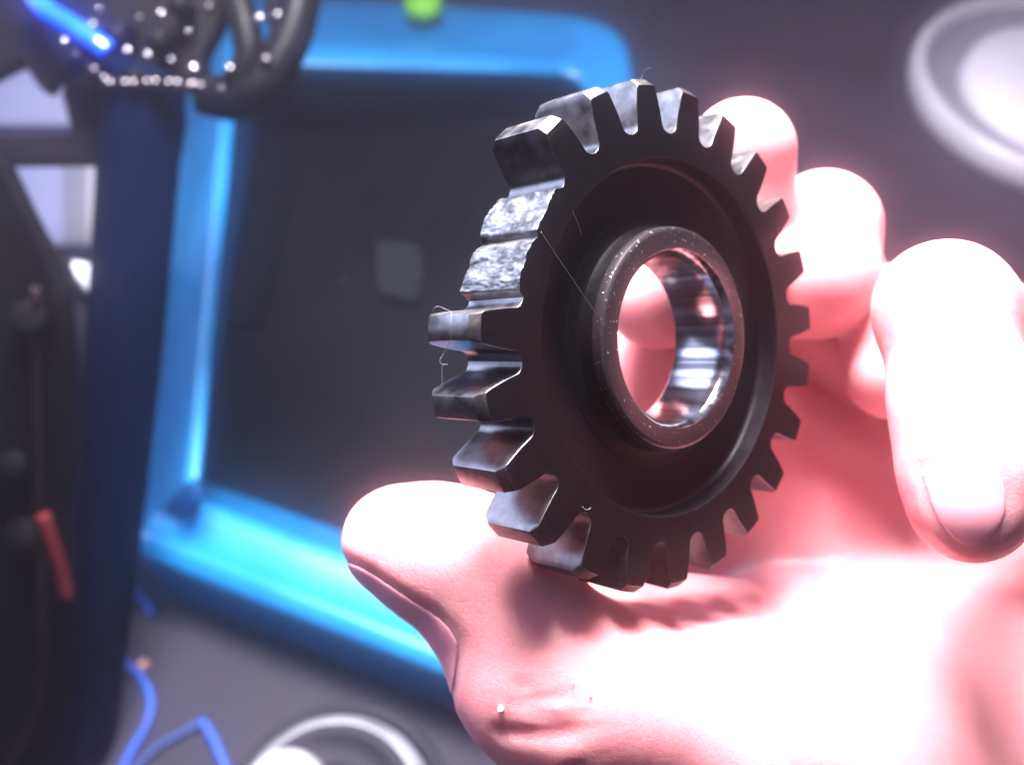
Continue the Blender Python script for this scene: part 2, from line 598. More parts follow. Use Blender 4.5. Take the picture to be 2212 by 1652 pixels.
# seen from tooth A going anticlockwise: W (next to A) then V (next to U). f<0 is the side of the next index
bw = broken_mesh(22, 'broken_tooth', gear, [(-1, RROOT, RROOT), (-.80, 24.3, 24.5), (-.45, 24.3, 24.9), (0, 24.2, 25.0), (.4, 24.4, 24.8), (.72, 24.6, 24.6), (.9, 24.1, 24.1), (1, RROOT, RROOT)])
bv = broken_mesh(21, 'broken_tooth', gear, [(-1, RROOT, RROOT), (-.80, 24.6, 25.3), (-.5, 24.9, 25.1), (0, 24.6, 24.7), (.4, 24.5, 24.8), (.7, 24.4, 24.5), (.9, 24.1, 24.1), (1, RROOT, RROOT)])
bw['label'] = 'stump of a snapped tooth with rough bright fracture, upper one'
bv['label'] = 'stump of a snapped tooth with rough bright fracture, lower one'

# web: ring face and recess (turned), butted against the teeth at RB
def mmprof(p): return [(r * MM, z * MM) for r, z in p]
SEG = 23 * 6
def gear_lathe(name, prof, mat, label=None, ang=32):
    V, Fc = lathe(mmprof(prof), SEG)
    c, s = math.cos(PHASE + STEP / 2), math.sin(PHASE + STEP / 2)
    V = [(x * c - y * s, x * s + y * c, z) for x, y, z in V]
    o = mesh(name, V, Fc, mat, gear)
    autosmooth(o, ang)
    if label: o['label'] = label
    return o
web = [(RB, 0), (21.06, 0), (21.0, -.06), (20.98, -.3), (20.9, -1.9), (20.78, -2.3), (20.55, -2.52), (20.2, -2.6), (15.3, -2.6), (15.2, -2.58), (15.1, -2.52), (14.9, -2.50), (14.0, -2.45), (13.5, -2.2), (13.2, -1.7), (13.1, -.6)]
gear_lathe('web', web, M_GEAR)
webb = [(13.1, -7.0), (14.5, -6.6), (19, -6.6), (20.8, -7.4), (21.0, ZB), (RB, ZB)]
gear_lathe('back_web', webb, M_GEAR)
hub = [(13.1, -.6), (13.05, .25), (12.95, .55), (12.7, .75), (12.45, .80), (10.55, .80)]
gear_lathe('hub', hub, M_HUB, 'raised hub ring with pale pitting')
bore = [(10.55, .80), (10.45, .74), (9.95, .10), (9.9, 0), (9.9, -7.7), (10.2, -8.2), (13.0, -8.2), (13.1, -7.0)]
gear_lathe('bore', bore, M_BORE, 'polished bore through the hub', 40)

# ------------------------------------------------------------------ the hand (one continuous surface from a distance field)
def rc(P, a, b):
    """round cone; a,b = (point, radius)"""
    pa, ra = a; pb, rb = b
    ab = (pb - pa).astype(np.float32)
    L2 = float(ab @ ab)
    d = [P[i] - np.float32(pa[i]) for i in range(3)]
    t = np.clip((d[0] * ab[0] + d[1] * ab[1] + d[2] * ab[2]) / L2, 0, 1)
    q = np.sqrt((d[0] - t * ab[0]) ** 2 + (d[1] - t * ab[1]) ** 2 + (d[2] - t * ab[2]) ** 2)
    return q - (np.float32(ra) + t * np.float32(rb - ra))

def smin(a, b, k):
    h = np.maximum(k - np.abs(a - b), 0) / k
    return np.minimum(a, b) - h * h * (k * .25)

def ell(P, c, r, rot=None):
    d = [P[i] - np.float32(c[i]) for i in range(3)]
    if rot is not None:
        d = [sum(d[j] * np.float32(rot[i][j]) for j in range(3)) for i in range(3)]
    q = np.sqrt(sum((d[i] / r[i]) ** 2 for i in range(3)))
    g = np.sqrt(sum((d[i] / (r[i] * r[i])) ** 2 for i in range(3))) + 1e-6
    return q * (q - 1) / g

def segd(P, a, b):
    ab = (b - a).astype(np.float32); L2 = float(ab @ ab)
    d = [P[i] - np.float32(a[i]) for i in range(3)]
    t = np.clip((d[0] * ab[0] + d[1] * ab[1] + d[2] * ab[2]) / L2, 0, 1)
    return np.sqrt((d[0] - t * ab[0]) ** 2 + (d[1] - t * ab[1]) ** 2 + (d[2] - t * ab[2]) ** 2)

def chain(P, pts, k=2.0):
    """pts: (u, v, depth, radius)"""
    nodes = [(px(u, v, z), r) for u, v, z, r in pts]
    d = None
    for a, b in zip(nodes[:-1], nodes[1:]):
        e = rc(P, a, b)
        d = e if d is None else smin(d, e, k)
    return d

def unit(v):
    v = np.asarray(v, float)
    return v / np.linalg.norm(v)

# nail frames: centre, axis (towards the tip), outward normal, half length, half width
def frame(c, ax, nrm):
    ax = unit(ax); nrm = np.asarray(nrm, float); nrm = unit(nrm - ax * (nrm @ ax)); lat = np.cross(ax, nrm)
    return c, ax, lat, nrm
TH_TIP = px(838, 1160, 113); TH_IP = px(1165, 1324, 113)
NAILS = [
    dict(f=frame(px(880, 1310, 113), TH_TIP - TH_IP, (-.45, .89, 0)), hl=9.6, hw=9, reach=3.3, e=4.0, k=3.0, label='thumbnail, pale pink and seen edge-on'),
    dict(f=frame(px(2090, 1083, 97), px(2100, 1100, 104) - px(2065, 900, 106.5), (.02, 0, -1)), hl=5.0, hw=4.95, reach=5.0, e=2.3, k=.5, label='bright nail of the curled finger on the right'),
]

def nail_mask(P, nl):
    """> 0 outside the nail outline (mm, approximate); only on the outward side"""
    c, ax, lat, nrm = nl['f']
    d = [P[i] - np.float32(c[i]) for i in range(3)]
    x = (d[0] * ax[0] + d[1] * ax[1] + d[2] * ax[2]) / nl['hl']
    y = (d[0] * lat[0] + d[1] * lat[1] + d[2] * lat[2]) / nl['hw']
    z = d[0] * nrm[0] + d[1] * nrm[1] + d[2] * nrm[2]
    e = nl['e']
    q = (np.abs(x) ** e + np.abs(y) ** e + 1e-9) ** (1 / e)
    return -smin(-(q - 1) * min(nl['hl'], nl['hw']), z + nl['reach'], nl['k']), z

def hand_sdf(P):
    # thumb
    th = chain(P, [(842, 1163, 113, 5.3), (905, 1182, 113, 6.6), (1010, 1222, 113, 7.9), (1120, 1362, 112.5, 8.4), (1195, 1465, 112, 9.9), (1330, 1520, 114, 10.2), (1560, 1580, 119, 12.8), (1900, 1640, 130, 18.5)], 5.0)
    th = smin(th, rc(P, (px(1110, 1500, 109), 5.0), (px(1215, 1560, 109), 6.5)), 5)
    th = smin(th, ell(P, px(925, 1150, 116), (8.0, 4.4, 7.5)), 4)      # the pad of the thumb tip
    # finger nearest the lens, hanging down with its nail to the camera
    f3 = chain(P, [(2096, 1088, 105, 6.6), (2092, 1010, 106, 7.15), (2077, 880, 107.5, 7.35), (2040, 668, 112, 7.8)], 3)
    f3b = chain(P, [(2040, 668, 112, 7.7), (2275, 850, 132, 8.8), (2520, 1060, 156, 13)], 3)
    f3 = smin(f3, f3b, 2.5)
    # finger whose tip shows right of the gear
    f2 = chain(P, [(1420, 640, 134, 7.6), (1600, 625, 137.5, 7.9), (1766, 600, 143, 8.5), (1776, 492, 146, 8.7)], 4)
    f2 = smin(f2, chain(P, [(1780, 495, 146, 8.2), (1800, 600, 172, 8.6), (1880, 850, 182, 13)], 3), 2.5)
    # farthest finger, above
    f1 = chain(P, [(1603, 330, 138, 7.9), (1598, 480, 142, 8.0), (1600, 600, 154, 8.8), (1760, 800, 176, 12)], 3)
    # folded finger behind the near one
    f4 = chain(P, [(1930, 800, 142, 7.6), (1935, 690, 144, 8.0), (2080, 760, 168, 10), (2250, 950, 180, 14)], 3)
    # palm, heel and wrist
    pm = chain(P, [(1400, 800, 163, 22), (1660, 1130, 176, 22), (2000, 1200, 184, 27), (2450, 1500, 192, 33)], 14)
    pm = smin(pm, chain(P, [(2080, 760, 182, 15), (2330, 900, 178, 17), (2600, 1250, 180, 26)], 8), 10)
    pm = smin(pm, chain(P, [(2330, 845, 158, 11.5), (2500, 1000, 165, 15)], 8), 6)
    heel = chain(P, [(1740, 1480, 139, 13), (2050, 1560, 140, 20), (2420, 1600, 150, 27), (2900, 2050, 165, 32)], 14)
    pm = smin(pm, heel, 12)
    pm = smin(pm, rc(P, (px(1340, 1335, 127), 7.0), (px(1720, 1440, 146), 13)), 5)
    d = smin(pm, th, 7)
    d = smin(d, f1, 3)
    d = smin(d, f4, 1.6)
    d = smin(d, f2, 1.2)
    d = smin(d, f3, 1.5)
    # folds
    def groove(a, b, w, dep):
        nonlocal d
        s = segd(P, a, b)
        d = d + np.float32(dep) * np.exp(-(s / w) ** 2)
    groove(px(1085, 1575, 103), px(1190, 1592, 100), 1.1, .5)
    groove(px(1190, 1592, 100), px(1310, 1545, 104), 1.3, .5)
    groove(px(1120, 1625, 105), px(1240, 1652, 102), .8, .6)
    groove(px(1100, 1520, 101), px(1230, 1500, 101), .7, .28)
    groove(px(1120, 1480, 101.5), px(1260, 1470, 103), .6, .22)
    groove(px(1140, 1545, 100.5), px(1260, 1540, 102), .6, .25)
    groove(px(1620, 1045, 154), px(1960, 1100, 157), 1.6, 1.2)
    groove(px(1560, 1170, 155), px(1950, 1190, 157), 1.4, 1.0)
    for (v0, du, dep) in ((700, 80, .2), (672, 90, .25), (640, 70, .2)):
        uc = 2045 + (v0 - 668) * .13
        groove(px(uc - du, v0 - 6, 103), px(uc + du * .6, v0 + 4, 101), .45, dep)
    for nl in NAILS:
        m, z = nail_mask(P, nl)
        near = (z > -nl['reach'] - 2)
        g = np.exp(-((m - .15) / .45) ** 2) * .38 + np.where(m < 0, .28, 0.0)
        d = d + np.where(near, g * .26, 0).astype(np.float32)
        d = d - np.where(near, np.exp(-((m - 1.2) / .6) ** 2) * .08, 0).astype(np.float32)
    return d

def surface_nets(vol, org, h):
    s = vol < 0
    nx, ny, nz = vol.shape
    c = s[:-1, :-1, :-1].astype(np.int8)
    cnt = np.zeros((nx - 1, ny - 1, nz - 1), np.int8)
    for dx in (0, 1):
        for dy in (0, 1):
            for dz in (0, 1):
                cnt += s[dx:nx - 1 + dx, dy:ny - 1 + dy, dz:nz - 1 + dz]
    act = (cnt > 0) & (cnt < 8)
    idx = np.full(act.shape, -1, np.int64)
    I = np.argwhere(act)
    idx[act] = np.arange(len(I))
    pos = np.zeros((len(I), 3)); w = np.zeros(len(I))
    corners = [(dx, dy, dz) for dx in (0, 1) for dy in (0, 1) for dz in (0, 1)]
    for a in corners:
        for ax in range(3):
            if a[ax] == 1: continue
            b = list(a); b[ax] = 1
            va = vol[I[:, 0] + a[0], I[:, 1] + a[1], I[:, 2] + a[2]]
            vb = vol[I[:, 0] + b[0], I[:, 1] + b[1], I[:, 2] + b[2]]
            m = (va < 0) != (vb < 0)
            t = np.where(m, va / np.where(m, va - vb, 1), 0)
            p = np.tile(np.array(a, float), (len(I), 1)); p[:, ax] += t
            pos += p * m[:, None]; w += m
    V = (I + pos / w[:, None]) * h + org
    Fs = []
    for ax in range(3):
        o1, o2 = [i for i in range(3) if i != ax]
        sl0 = [slice(1, -1)] * 3; sl1 = [slice(1, -1)] * 3
        sl0[ax] = slice(0, -1); sl1[ax] = slice(1, None)
        A = s[tuple(sl0)]; B = s[tuple(sl1)]
        E = np.argwhere(A != B)
        off = np.ones(3, int); off[ax] = 0
        E = E + off
        inside = s[E[:, 0], E[:, 1], E[:, 2]]
        q = []
        for d1, d2 in ((-1, -1), (0, -1), (0, 0), (-1, 0)):
            C = E.copy(); C[:, o1] += d1; C[:, o2] += d2
            q.append(idx[C[:, 0], C[:, 1], C[:, 2]])
        q = np.stack(q, 1)
        flip = inside if ax != 1 else ~inside
        q[~flip] = q[~flip][:, ::-1]
        Fs.append(q)
    Fq = np.concatenate(Fs)
    Fq = Fq[(Fq >= 0).all(1)]
    return V, Fq

def grid(lo, hi, h):
    ax = [np.arange(lo[i], hi[i] + h, h, dtype=np.float32) for i in range(3)]
    return [ax[0][:, None, None], ax[1][None, :, None], ax[2][None, None, :]], np.array(lo, float)

def project_sdf(V, f, it=2):
    for _ in range(it):
        P = [V[:, i].astype(np.float32) for i in range(3)]
        d0 = f(P)
        g = []
        for i in range(3):
            Q = list(P); Q[i] = P[i] + np.float32(.05)
            g.append((f(Q) - d0) / .05)
        g = np.stack(g, 1).astype(float)
        n2 = (g * g).sum(1, keepdims=True) + 1e-6
        V = V - g * (d0[:, None] / n2) * .9
    return V

def to_world(V):
    L = V * np.array([1, -1, -1]) * MM
    return L @ RCn.T + np.array([0, 0, H])

HO = np.array(pw(1900, 1400, 130))
hand = None
HS = .62
Pg, org = grid((-24, -42, 92), (100, 62, 214), HS)
vol = hand_sdf(Pg)
# cut the forearm off, well outside the frame, by closing the grid
vol[0] = np.maximum(vol[0], .3); vol[-1] = np.maximum(vol[-1], .3)
vol[:, 0] = np.maximum(vol[:, 0], .3); vol[:, -1] = np.maximum(vol[:, -1], .3)
vol[:, :, 0] = np.maximum(vol[:, :, 0], .3); vol[:, :, -1] = np.maximum(vol[:, :, -1], .3)
hv, hf = surface_nets(vol, org, HS)
hi = (hv[:, 0] < 98) & (hv[:, 1] < 60) & (hv[:, 2] < 212)
hv[hi] = project_sdf(hv[hi], hand_sdf, 1)
hand = mesh('hand', to_world(hv) - HO, hf, M_SKIN)
hand.location = HO
tag(hand, 'bare hand, brightly lit, holding the dark gear between thumb and fingers', 'hand')
# friction ridges: carried as vertex data, so the fine relief sits on the thumb's flank
rp = px(1285, 1350, 104)
dist = np.linalg.norm((hv - rp) * np.array([1.0, .75, .6]), axis=1)
ridge = np.exp(-(dist / 3.6) ** 2) * .14
wp = px(1200, 1545, 102)
wrinkle = np.exp(-(np.linalg.norm((hv - wp) * np.array([.8, 1.0, .7]), axis=1) / 6.0) ** 2)
phase = (hv[:, 0] * 1.0 + hv[:, 1] * -.10) * (2 * math.pi / .47)
for nm, arr in (('ridge', ridge), ('phase', phase), ('wrinkle', wrinkle)):
    at = hand.data.attributes.new(nm, 'FLOAT', 'POINT')
    at.data.foreach_set('value', arr.astype(np.float32))

for nl in NAILS:
    c = nl['f'][0]
    R0 = max(nl['hl'], nl['hw']) + 4
    P, o0 = grid(c - R0, c + R0, .2)
    def nf(P, nl=nl):
        hd = hand_sdf(P)
        m, z = nail_mask(P, nl)
        m = m + .18
        shell = np.maximum(hd - .12, -(hd + .35))
        k = np.maximum(shell, m)
        return k
    v = nf(P)
    nv, nfc = surface_nets(v, o0, .2)
    # light smoothing
    nb = np.zeros_like(nv); cn = np.zeros(len(nv))
    for _ in range(5):
        nb[:] = 0; cn[:] = 0
        for i in range(4):
            np.add.at(nb, nfc[:, i], nv[nfc[:, (i + 1) % 4]]); np.add.at(cn, nfc[:, i], 1)
            np.add.at(nb, nfc[:, (i + 1) % 4], nv[nfc[:, i]]); np.add.at(cn, nfc[:, (i + 1) % 4], 1)
        nv = nv * .5 + .5 * nb / np.maximum(cn, 1)[:, None]
    o = mesh('fingernail', to_world(nv) - HO, nfc, M_NAIL, hand)
    o['label'] = nl['label']

# ------------------------------------------------------------------ lint and flakes
def strand(name, pts, r, mat, label, cat, group=None, seg=6):
    path = smooth_path([pw(*p) for p in pts], 6)
    o0 = path[0]
    V, Fc = sweep(path, r * MM, seg)
    o = mesh(name, local(V, o0), Fc, mat)
    o.location = o0
    return tag(o, label, cat, group)

FG = 'lint fibres stuck to the gear'
def gp(r, deg, z):
    a = math.radians(deg)
    p = GC + (r * math.cos(a)) * G1 + (r * math.sin(a)) * G2 + z * Gn
    return (1106 + F * p[0] / p[2], 826 + F * p[1] / p[2], p[2])
def on_face(u, v, lift=.12):
    """point of the gear's front plane seen at (u,v)"""
    d = np.array([(u - 1106) / F, (v - 826) / F, 1.0])
    t = ((GC + Gn * lift) @ Gn) / (d @ Gn)
    return (u, v, t)
strand('lint_fibre', [on_face(1168, 500), on_face(1196, 543), on_face(1228, 590), on_face(1262, 640), on_face(1296, 690)], .028, M_FIBRE, 'long straight lint fibre lying across the gear face towards the hub', 'lint fibre', FG)
strand('lint_fibre', [on_face(1236, 455), on_face(1243, 470), on_face(1250, 487), on_face(1256, 505)], .03, M_FIBRE, 'short lint fibre at the upper left edge of the recess', 'lint fibre', FG)
strand('lint_fibre', [(948, 690, 92), (936, 672, 91.6), (945, 662, 91.5), (962, 668, 91.4), (975, 676, 91.0), (974, 700, 90.2), (973, 730, 90.5), (968, 745, 91)], .028, M_FIBRE, 'looped lint fibre draped over the unbroken tooth below the stumps', 'lint fibre', FG)
strand('lint_fibre', [(966, 748, 91.5), (958, 765, 92), (950, 778, 92), (954, 786, 92), (968, 787, 92), (956, 790, 92), (955, 815, 92), (955, 840, 92)], .03, M_FIBRE, 'kinked lint fibre hanging between two left teeth', 'lint fibre', FG)
strand('lint_fibre', [gp(30, 100, -1.2), (1388, 163, 107.5), (1394, 152, 107), (1404, 147, 107), (1413, 153, 107.4), (1420, 166, 107.8)], .014, M_FIBRE, 'faint arched wisp of lint on top of the uppermost tooth', 'lint fibre', FG)
strand('lint_fibre', [on_face(1258, 1094), on_face(1264, 1100), on_face(1272, 1100), on_face(1276, 1096)], .05, M_FIBRE, 'tiny curled lint crumb on the lower left of the gear face', 'lint fibre', FG)

def hit(u, v, z0=85., z1=200.):
    """first point of the hand along the sight line"""
    t = np.linspace(z0, z1, 1200)
    P = [((u - 1106) / F * t).astype(np.float32), ((v - 826) / F * t).astype(np.float32), t.astype(np.float32)]
    d = hand_sdf(P)
    i = np.argmax(d < 0)
    return float(t[i])
def blob(name, u, v, r, sc=(1, 1, 1), mat=M_FLAKE, lift=.3, label=None):
    z = hit(u, v) - lift
    bm = bmesh.new(); bmesh.ops.create_icosphere(bm, subdivisions=3, radius=r * MM)
    for q in bm.verts:
        f = 1 + .18 * fbm(q.co.x * 900, q.co.y * 900, q.co.z * 900)
        q.co = Vector((q.co.x * sc[0], q.co.y * sc[1], q.co.z * sc[2])) * f
    bm.verts.index_update()
    V = [RC @ q.co + (pw(u, v, z) - Vector(HO)) for q in bm.verts]
    Fc = [tuple(x.index for x in f.verts) for f in bm.faces]
    bm.free()
    o = mesh(name, V, Fc, mat, hand)
    if label: o['label'] = label
    return o
blob('skin_flake', 1081, 1532, .38, (.9, 1.3, 1), label='white bead of dry skin on the thumb joint')
blob('skin_flake', 1276, 1500, .22, (.6, 1.9, .6))
blob('skin_flake', 1238, 1474, .14, (.7, 1.7, .7))
def flap(pts, w):
    path = smooth_path([pw(*p) for p in pts], 5)
    n = len(path)
    V, Fc = sweep(path, [w * MM * (1 - .85 * i / (n - 1)) for i in range(n)], 6)
    return mesh('skin_flake', local(V, HO), Fc, M_FLAKE, hand)
flap([(1006, 1490, 108), (1000, 1505, 107.8), (996, 1520, 107.6), (991, 1532, 107.5)], .35)
flap([(1014, 1500, 107), (1012, 1516, 106.8), (1018, 1530, 106.8)], .3)

# ------------------------------------------------------------------ the setting: garage floor
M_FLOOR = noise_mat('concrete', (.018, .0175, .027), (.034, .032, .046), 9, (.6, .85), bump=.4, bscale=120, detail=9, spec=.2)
V, Fc = [], []
S = 6.0
for x, y in ((-S, -S), (S, -S), (S, S), (-S, S)):
    V.append((x, y, 0))
floor = mesh('floor', V, [(0, 1, 2, 3)], M_FLOOR, smooth=False)
tag(floor, 'grey concrete workshop floor', kind='structure')

# ------------------------------------------------------------------ blue tray
M_BLUE = noise_mat('blue_plastic', (.009, .17, .44), (.012, .22, .50), 14, (.28, .42), coat=.15)
M_OIL = noise_mat('dirty_tray_bottom', (.0010, .0018, .0026), (.0028, .0038, .0052), 9, (.5, .65), bump=.1, bscale=60, detail=3, spec=.08)

def rounded_loop(c, rad, n=8):
    """c: 4 corners in order (3-D), rad per corner"""
    out = []
    m = len(c)
    for i in range(m):
        p0, p1, p2 = Vector(c[i - 1]), Vector(c[i]), Vector(c[(i + 1) % m])
        a = (p0 - p1).normalized(); b = (p2 - p1).normalized()
        r = rad[i] if hasattr(rad, '__len__') else rad
        s = p1 + a * r; e = p1 + b * r
        for k in range(n + 1):
            t = k / n
            out.append((1 - t) ** 2 * s + 2 * t * (1 - t) * p1 + t * t * e)
    return out

HT = .055
HL = .105
outer = [fl(291, 1166, .050), fl(291, 1095, .008), fl(400, -30, .0), fl(1345, 45, HT), fl(1560, 1668, HT)]
inner = [fl(428, 1086, .050), fl(420, 1045, .098), fl(505, 126, HL), fl(1268, 150, HT), fl(1450, 1470, .045)]
botm = [fl(436, 1040, .008), fl(432, 1012, .008), fl(572, 160, .008), fl(1238, 186, .008), fl(1420, 1390, .008)]
tray_o = (sum((Vector(p) for p in outer[1:]), Vector()) / 4).to_2d()
tray = thing('blue_tray', (tray_o.x, tray_o.y, 0), 'shallow bright blue plastic tray on the floor behind the gear', 'tray')
def loop_at(c, rad, dz, grow=0.0, absolute=False):
    res = []
    for p in rounded_loop(c, rad):
        d = p.to_2d() - tray_o
        q = tray_o + d * (1 + grow / max(d.length, 1e-4))
        z = dz if absolute else max(p.z + dz, .0015)
        res.append((q.x - tray_o.x, q.y - tray_o.y, z))
    return res
def mixc(a, b, t): return [Vector(p).lerp(Vector(q), t) for p, q in zip(a, b)]
ro = [.009, .009, .03, .045, .03]; ri = [.005, .005, .012, .025, .02]
def loft(levels):
    V, Fc = [], []
    for lv in levels:
        V += loop_at(*lv)
    n = len(V) // len(levels)
    for L in range(len(levels) - 1):
        for i in range(n):
            a, b = L * n + i, L * n + (i + 1) % n
            Fc.append((a, b, b + n, a + n))
    return V, Fc, n
V, Fc, n = loft([(outer, ro, -.016, .005), (outer, ro, -.005, .005), (outer, ro, -.001, .003), (outer, ro, .001, -.001),
                 (mixc(outer, inner, .10), ro, .003, 0), (mixc(outer, inner, .24), ro, .001, 0), (mixc(outer, inner, .42), ri, -.003, 0), (mixc(outer, inner, .85), ri, .001, 0), (inner, ri, .001, 0), (inner, ri, -.003, -.003)])
mesh('rim', V, Fc, M_BLUE, tray)
V, Fc, n = loft([(outer, ro, .0, .004, True), (outer, ro, -.016, -.002), (outer, ro, -.016, .005)])
mesh('outer_wall', V, Fc, M_BLUE, tray)
V, Fc, n = loft([(inner, ri, -.003, -.003), (mixc(inner, botm, .35), ri, -.004, 0), (botm, ri, 0, 0)])
mesh('inner_wall', V, Fc, M_BLUE, tray)
V, Fc, n = loft([(botm, ri, 0, 0.001), (botm, ri, -.0005, -.004)])
Fc.append(tuple(range(n, 2 * n)))
bo = mesh('bottom', V, Fc, M_OIL, tray, smooth=False)
bo['label'] = 'dark oily bottom of the tray'

# painted reflection and shadow patches on the tray bottom, and a washer
M_REFL_WASHER = noise_mat('reflection_and_washer_grey', (.006, .009, .011), (.010, .014, .016), 40, (.8, .9), spec=.1)
M_SHADE = noise_mat('tray_shade', (.001, .0015, .002), (.002, .0025, .003), 40, (.6, .8), spec=.05)
def flat(name, outl, z0, z1, mat, label, cat):
    c = fl(*outl[0], z0)
    a = [fl(u, v, z1) - c for u, v in outl]
    b = [Vector((p.x, p.y, 0)) for p in a]
    n = len(a)
    V = a + b
    Fc = [tuple(range(n))] + [(i, i + n, (i + 1) % n + n, (i + 1) % n) for i in range(n)]
    o = mesh(name, V, Fc, mat); o.location = c
    autosmooth(o, 30)
    return tag(o, label, cat)
flat('painted_reflection', [(812, 520), (905, 528), (912, 590), (900, 650), (850, 640), (818, 630)], .009, .016, M_REFL_WASHER, 'faint grey reflection painted as a slab in the dark tray left of the gear', 'painted reflection')
flat('painted_shade_strip', [(512, 215), (640, 190), (632, 400), (560, 700), (470, 700)], .009, .014, M_SHADE, 'painted shadow strip along the left side of the tray bottom', 'painted shadow')
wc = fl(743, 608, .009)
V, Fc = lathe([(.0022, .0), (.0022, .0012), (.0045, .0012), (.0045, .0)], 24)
wz = mesh('washer', V, Fc, M_REFL_WASHER); wz.location = wc
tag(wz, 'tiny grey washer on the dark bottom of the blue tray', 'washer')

# green cap resting on the far rim
M_GREEN = noise_mat('lime_plastic', (.16, .50, .01), (.22, .60, .02), 60, (.35, .5))
gc = fl(915, 22, HT + .004)
prof = [(0.0, .013), (.008, .0125), (.0125, .0105), (.0140, .006), (.0142, 0), (.0, 0)]
V, Fc = lathe(prof, 36)
capo = mesh('plastic_cap', V, Fc, M_GREEN); capo.location = gc
tag(capo, 'small lime green plastic cap on the far edge of the blue tray', 'cap')

# ------------------------------------------------------------------ white round lid, upper right
M_WHITE = noise_mat('white_plastic', (.72, .73, .78), (.80, .80, .82), 30, (.25, .4), coat=.2)
M_LIDRIM = noise_mat('greyed_white_plastic', (.5, .5, .54), (.58, .58, .62), 30, (.3, .45))
M_GREYP = noise_mat('grey_plastic', (.16, .17, .21), (.22, .23, .27), 40, (.3, .5))
lc = fl(2312, 168, .03)
lid = thing('round_lid', (lc.x, lc.y, 0), 'round white lid with a raised rim, top right on the floor', 'lid')
R = .112
prof = [(R * .80, 0), (R * .97, .004), (R, .018), (R * .995, .026), (R * .97, .030), (R * .93, .0305), (R * .90, .028), (R * .885, .022)]
V, Fc = lathe(prof, 96); mesh('rim', V, Fc, M_LIDRIM, lid)
prof = [(R * .885, .022), (R * .86, .0155), (R * .80, .014), (R * .70, .014), (R * .66, .0155)]
V, Fc = lathe(prof, 96); mesh('groove', V, Fc, M_GREYP, lid)
prof = [(R * .66, .0155), (R * .645, .024), (R * .60, .0275), (R * .3, .0285), (0, .0285)]
V, Fc = lathe(prof, 96); mesh('raised_centre', V, Fc, M_WHITE, lid)

# oil drop
M_DROP = noise_mat('old_oil', (.010, .010, .008), (.016, .016, .012), 60, (.3, .5))
dc = fl(1880, 140, 0)
V, Fc = lathe([(0, .0016), (.005, .0014), (.0082, .0008), (.0095, .0001)], 32)
dr = mesh('oil_drop', V, Fc, M_DROP); dr.location = dc + Vector((0, 0, .0002))
tag(dr, 'small dark oil drop on the grey floor near the white lid', 'oil drop')

# ------------------------------------------------------------------ can at the bottom
M_METAL = noise_mat('brushed_can_metal', (.50, .51, .55), (.62, .63, .67), 50, (.22, .38), metallic=1)
M_CANHL = noise_mat('can_highlight', (.10, .10, .115), (.26, .26, .29), 45, (.4, .6))  # pale colour painting the ring and crescent highlights of the can
M_DARKM = noise_mat('dark_can_side', (.006, .006, .010), (.011, .011, .016), 50, (.5, .65), spec=.08)
cz = .13
cc = fl(722, 1772, cz)
can = thing('spray_can', (cc.x, cc.y, 0), 'aerosol can with painted ring highlights standing at the bottom edge', 'can')
r0 = .040
V, Fc = lathe([(r0 * .96, 0), (r0, .004), (r0, cz - .012), (r0 * .97, cz - .008)], 64); mesh('body', V, Fc, M_DARKM, can)
V, Fc = lathe([(r0 * .97, cz - .008), (r0 * .99, cz - .004), (r0 * .95, cz - .001), (r0 * .86, cz - .004)], 64); mesh('seam', V, Fc, M_DARKM, can)
V, Fc = lathe([(r0 * .86, cz - .004), (r0 * .80, cz + .004), (r0 * .72, cz + .0095), (r0 * .64, cz + .0125), (r0 * .60, cz + .0115)], 64); mesh('shoulder', V, Fc, M_DARKM, can)
V, Fc = lathe([(r0 * .83, cz + .0015), (r0 * .80, cz + .0062), (r0 * .74, cz + .0092), (r0 * .72, cz + .0105), (r0 * .70, cz + .0098)], 64); mesh('highlight_ring', V, Fc, M_CANHL, can)
V, Fc = lathe([(r0 * .60, cz + .0115), (r0 * .52, cz + .010), (r0 * .36, cz + .011), (r0 * .34, cz + .012)], 64); mesh('cup', V, Fc, M_DARKM, can)
V, Fc = lathe([(r0 * .36, cz + .010), (r0 * .355, cz + .019), (r0 * .30, cz + .0215), (0, cz + .022)], 48)
V = [(x - r0 * .34, y + r0 * .10, z) for x, y, z in V]
mesh('highlight_disc', V, Fc, M_CANHL, can)

# ------------------------------------------------------------------ dark blue machine frame and black engine parts on the left
M_NAVY = noise_mat('navy_paint', (.0004, .0020, .0105), (.0006, .0027, .014), 20, (.7, .8), spec=.02)
M_BLACK = noise_mat('black_paint', (.0012, .0012, .0018), (.003, .0028, .0036), 30, (.55, .75), bump=.3, bscale=90, spec=.05)
M_GLINT = noise_mat('glint_metal', (.30, .30, .34), (.45, .45, .50), 90, (.15, .28), metallic=1)
M_ARM = noise_mat('black_arm_paint', (.0012, .0012, .002), (.003, .003, .0045), 60, (.35, .5), spec=.05)
M_GLOSS = noise_mat('wet_black', (.004, .004, .007), (.010, .010, .015), 60, (.12, .22), spec=.4)
frm = thing('machine_frame', pw(170, 1700, 300), 'dark navy blue steel frame, upright tube with a crossbar at the left', 'frame')
fo = frm.location
def tube(name, pts, r, mat, parent, o0, seg=24, n=6, label=None):
    V, Fc = sweep(smooth_path([pw(*p) for p in pts], n), r * MM, seg)
    o = mesh(name, local(V, o0), Fc, mat, parent)
    if label: o['label'] = label
    return o
tube('upright', [(318, 150, 335), (308, 235, 338), (272, 700, 362), (234, 1110, 392), (190, 1500, 428), (160, 1800, 460)], 14.5, M_NAVY, frm, fo)
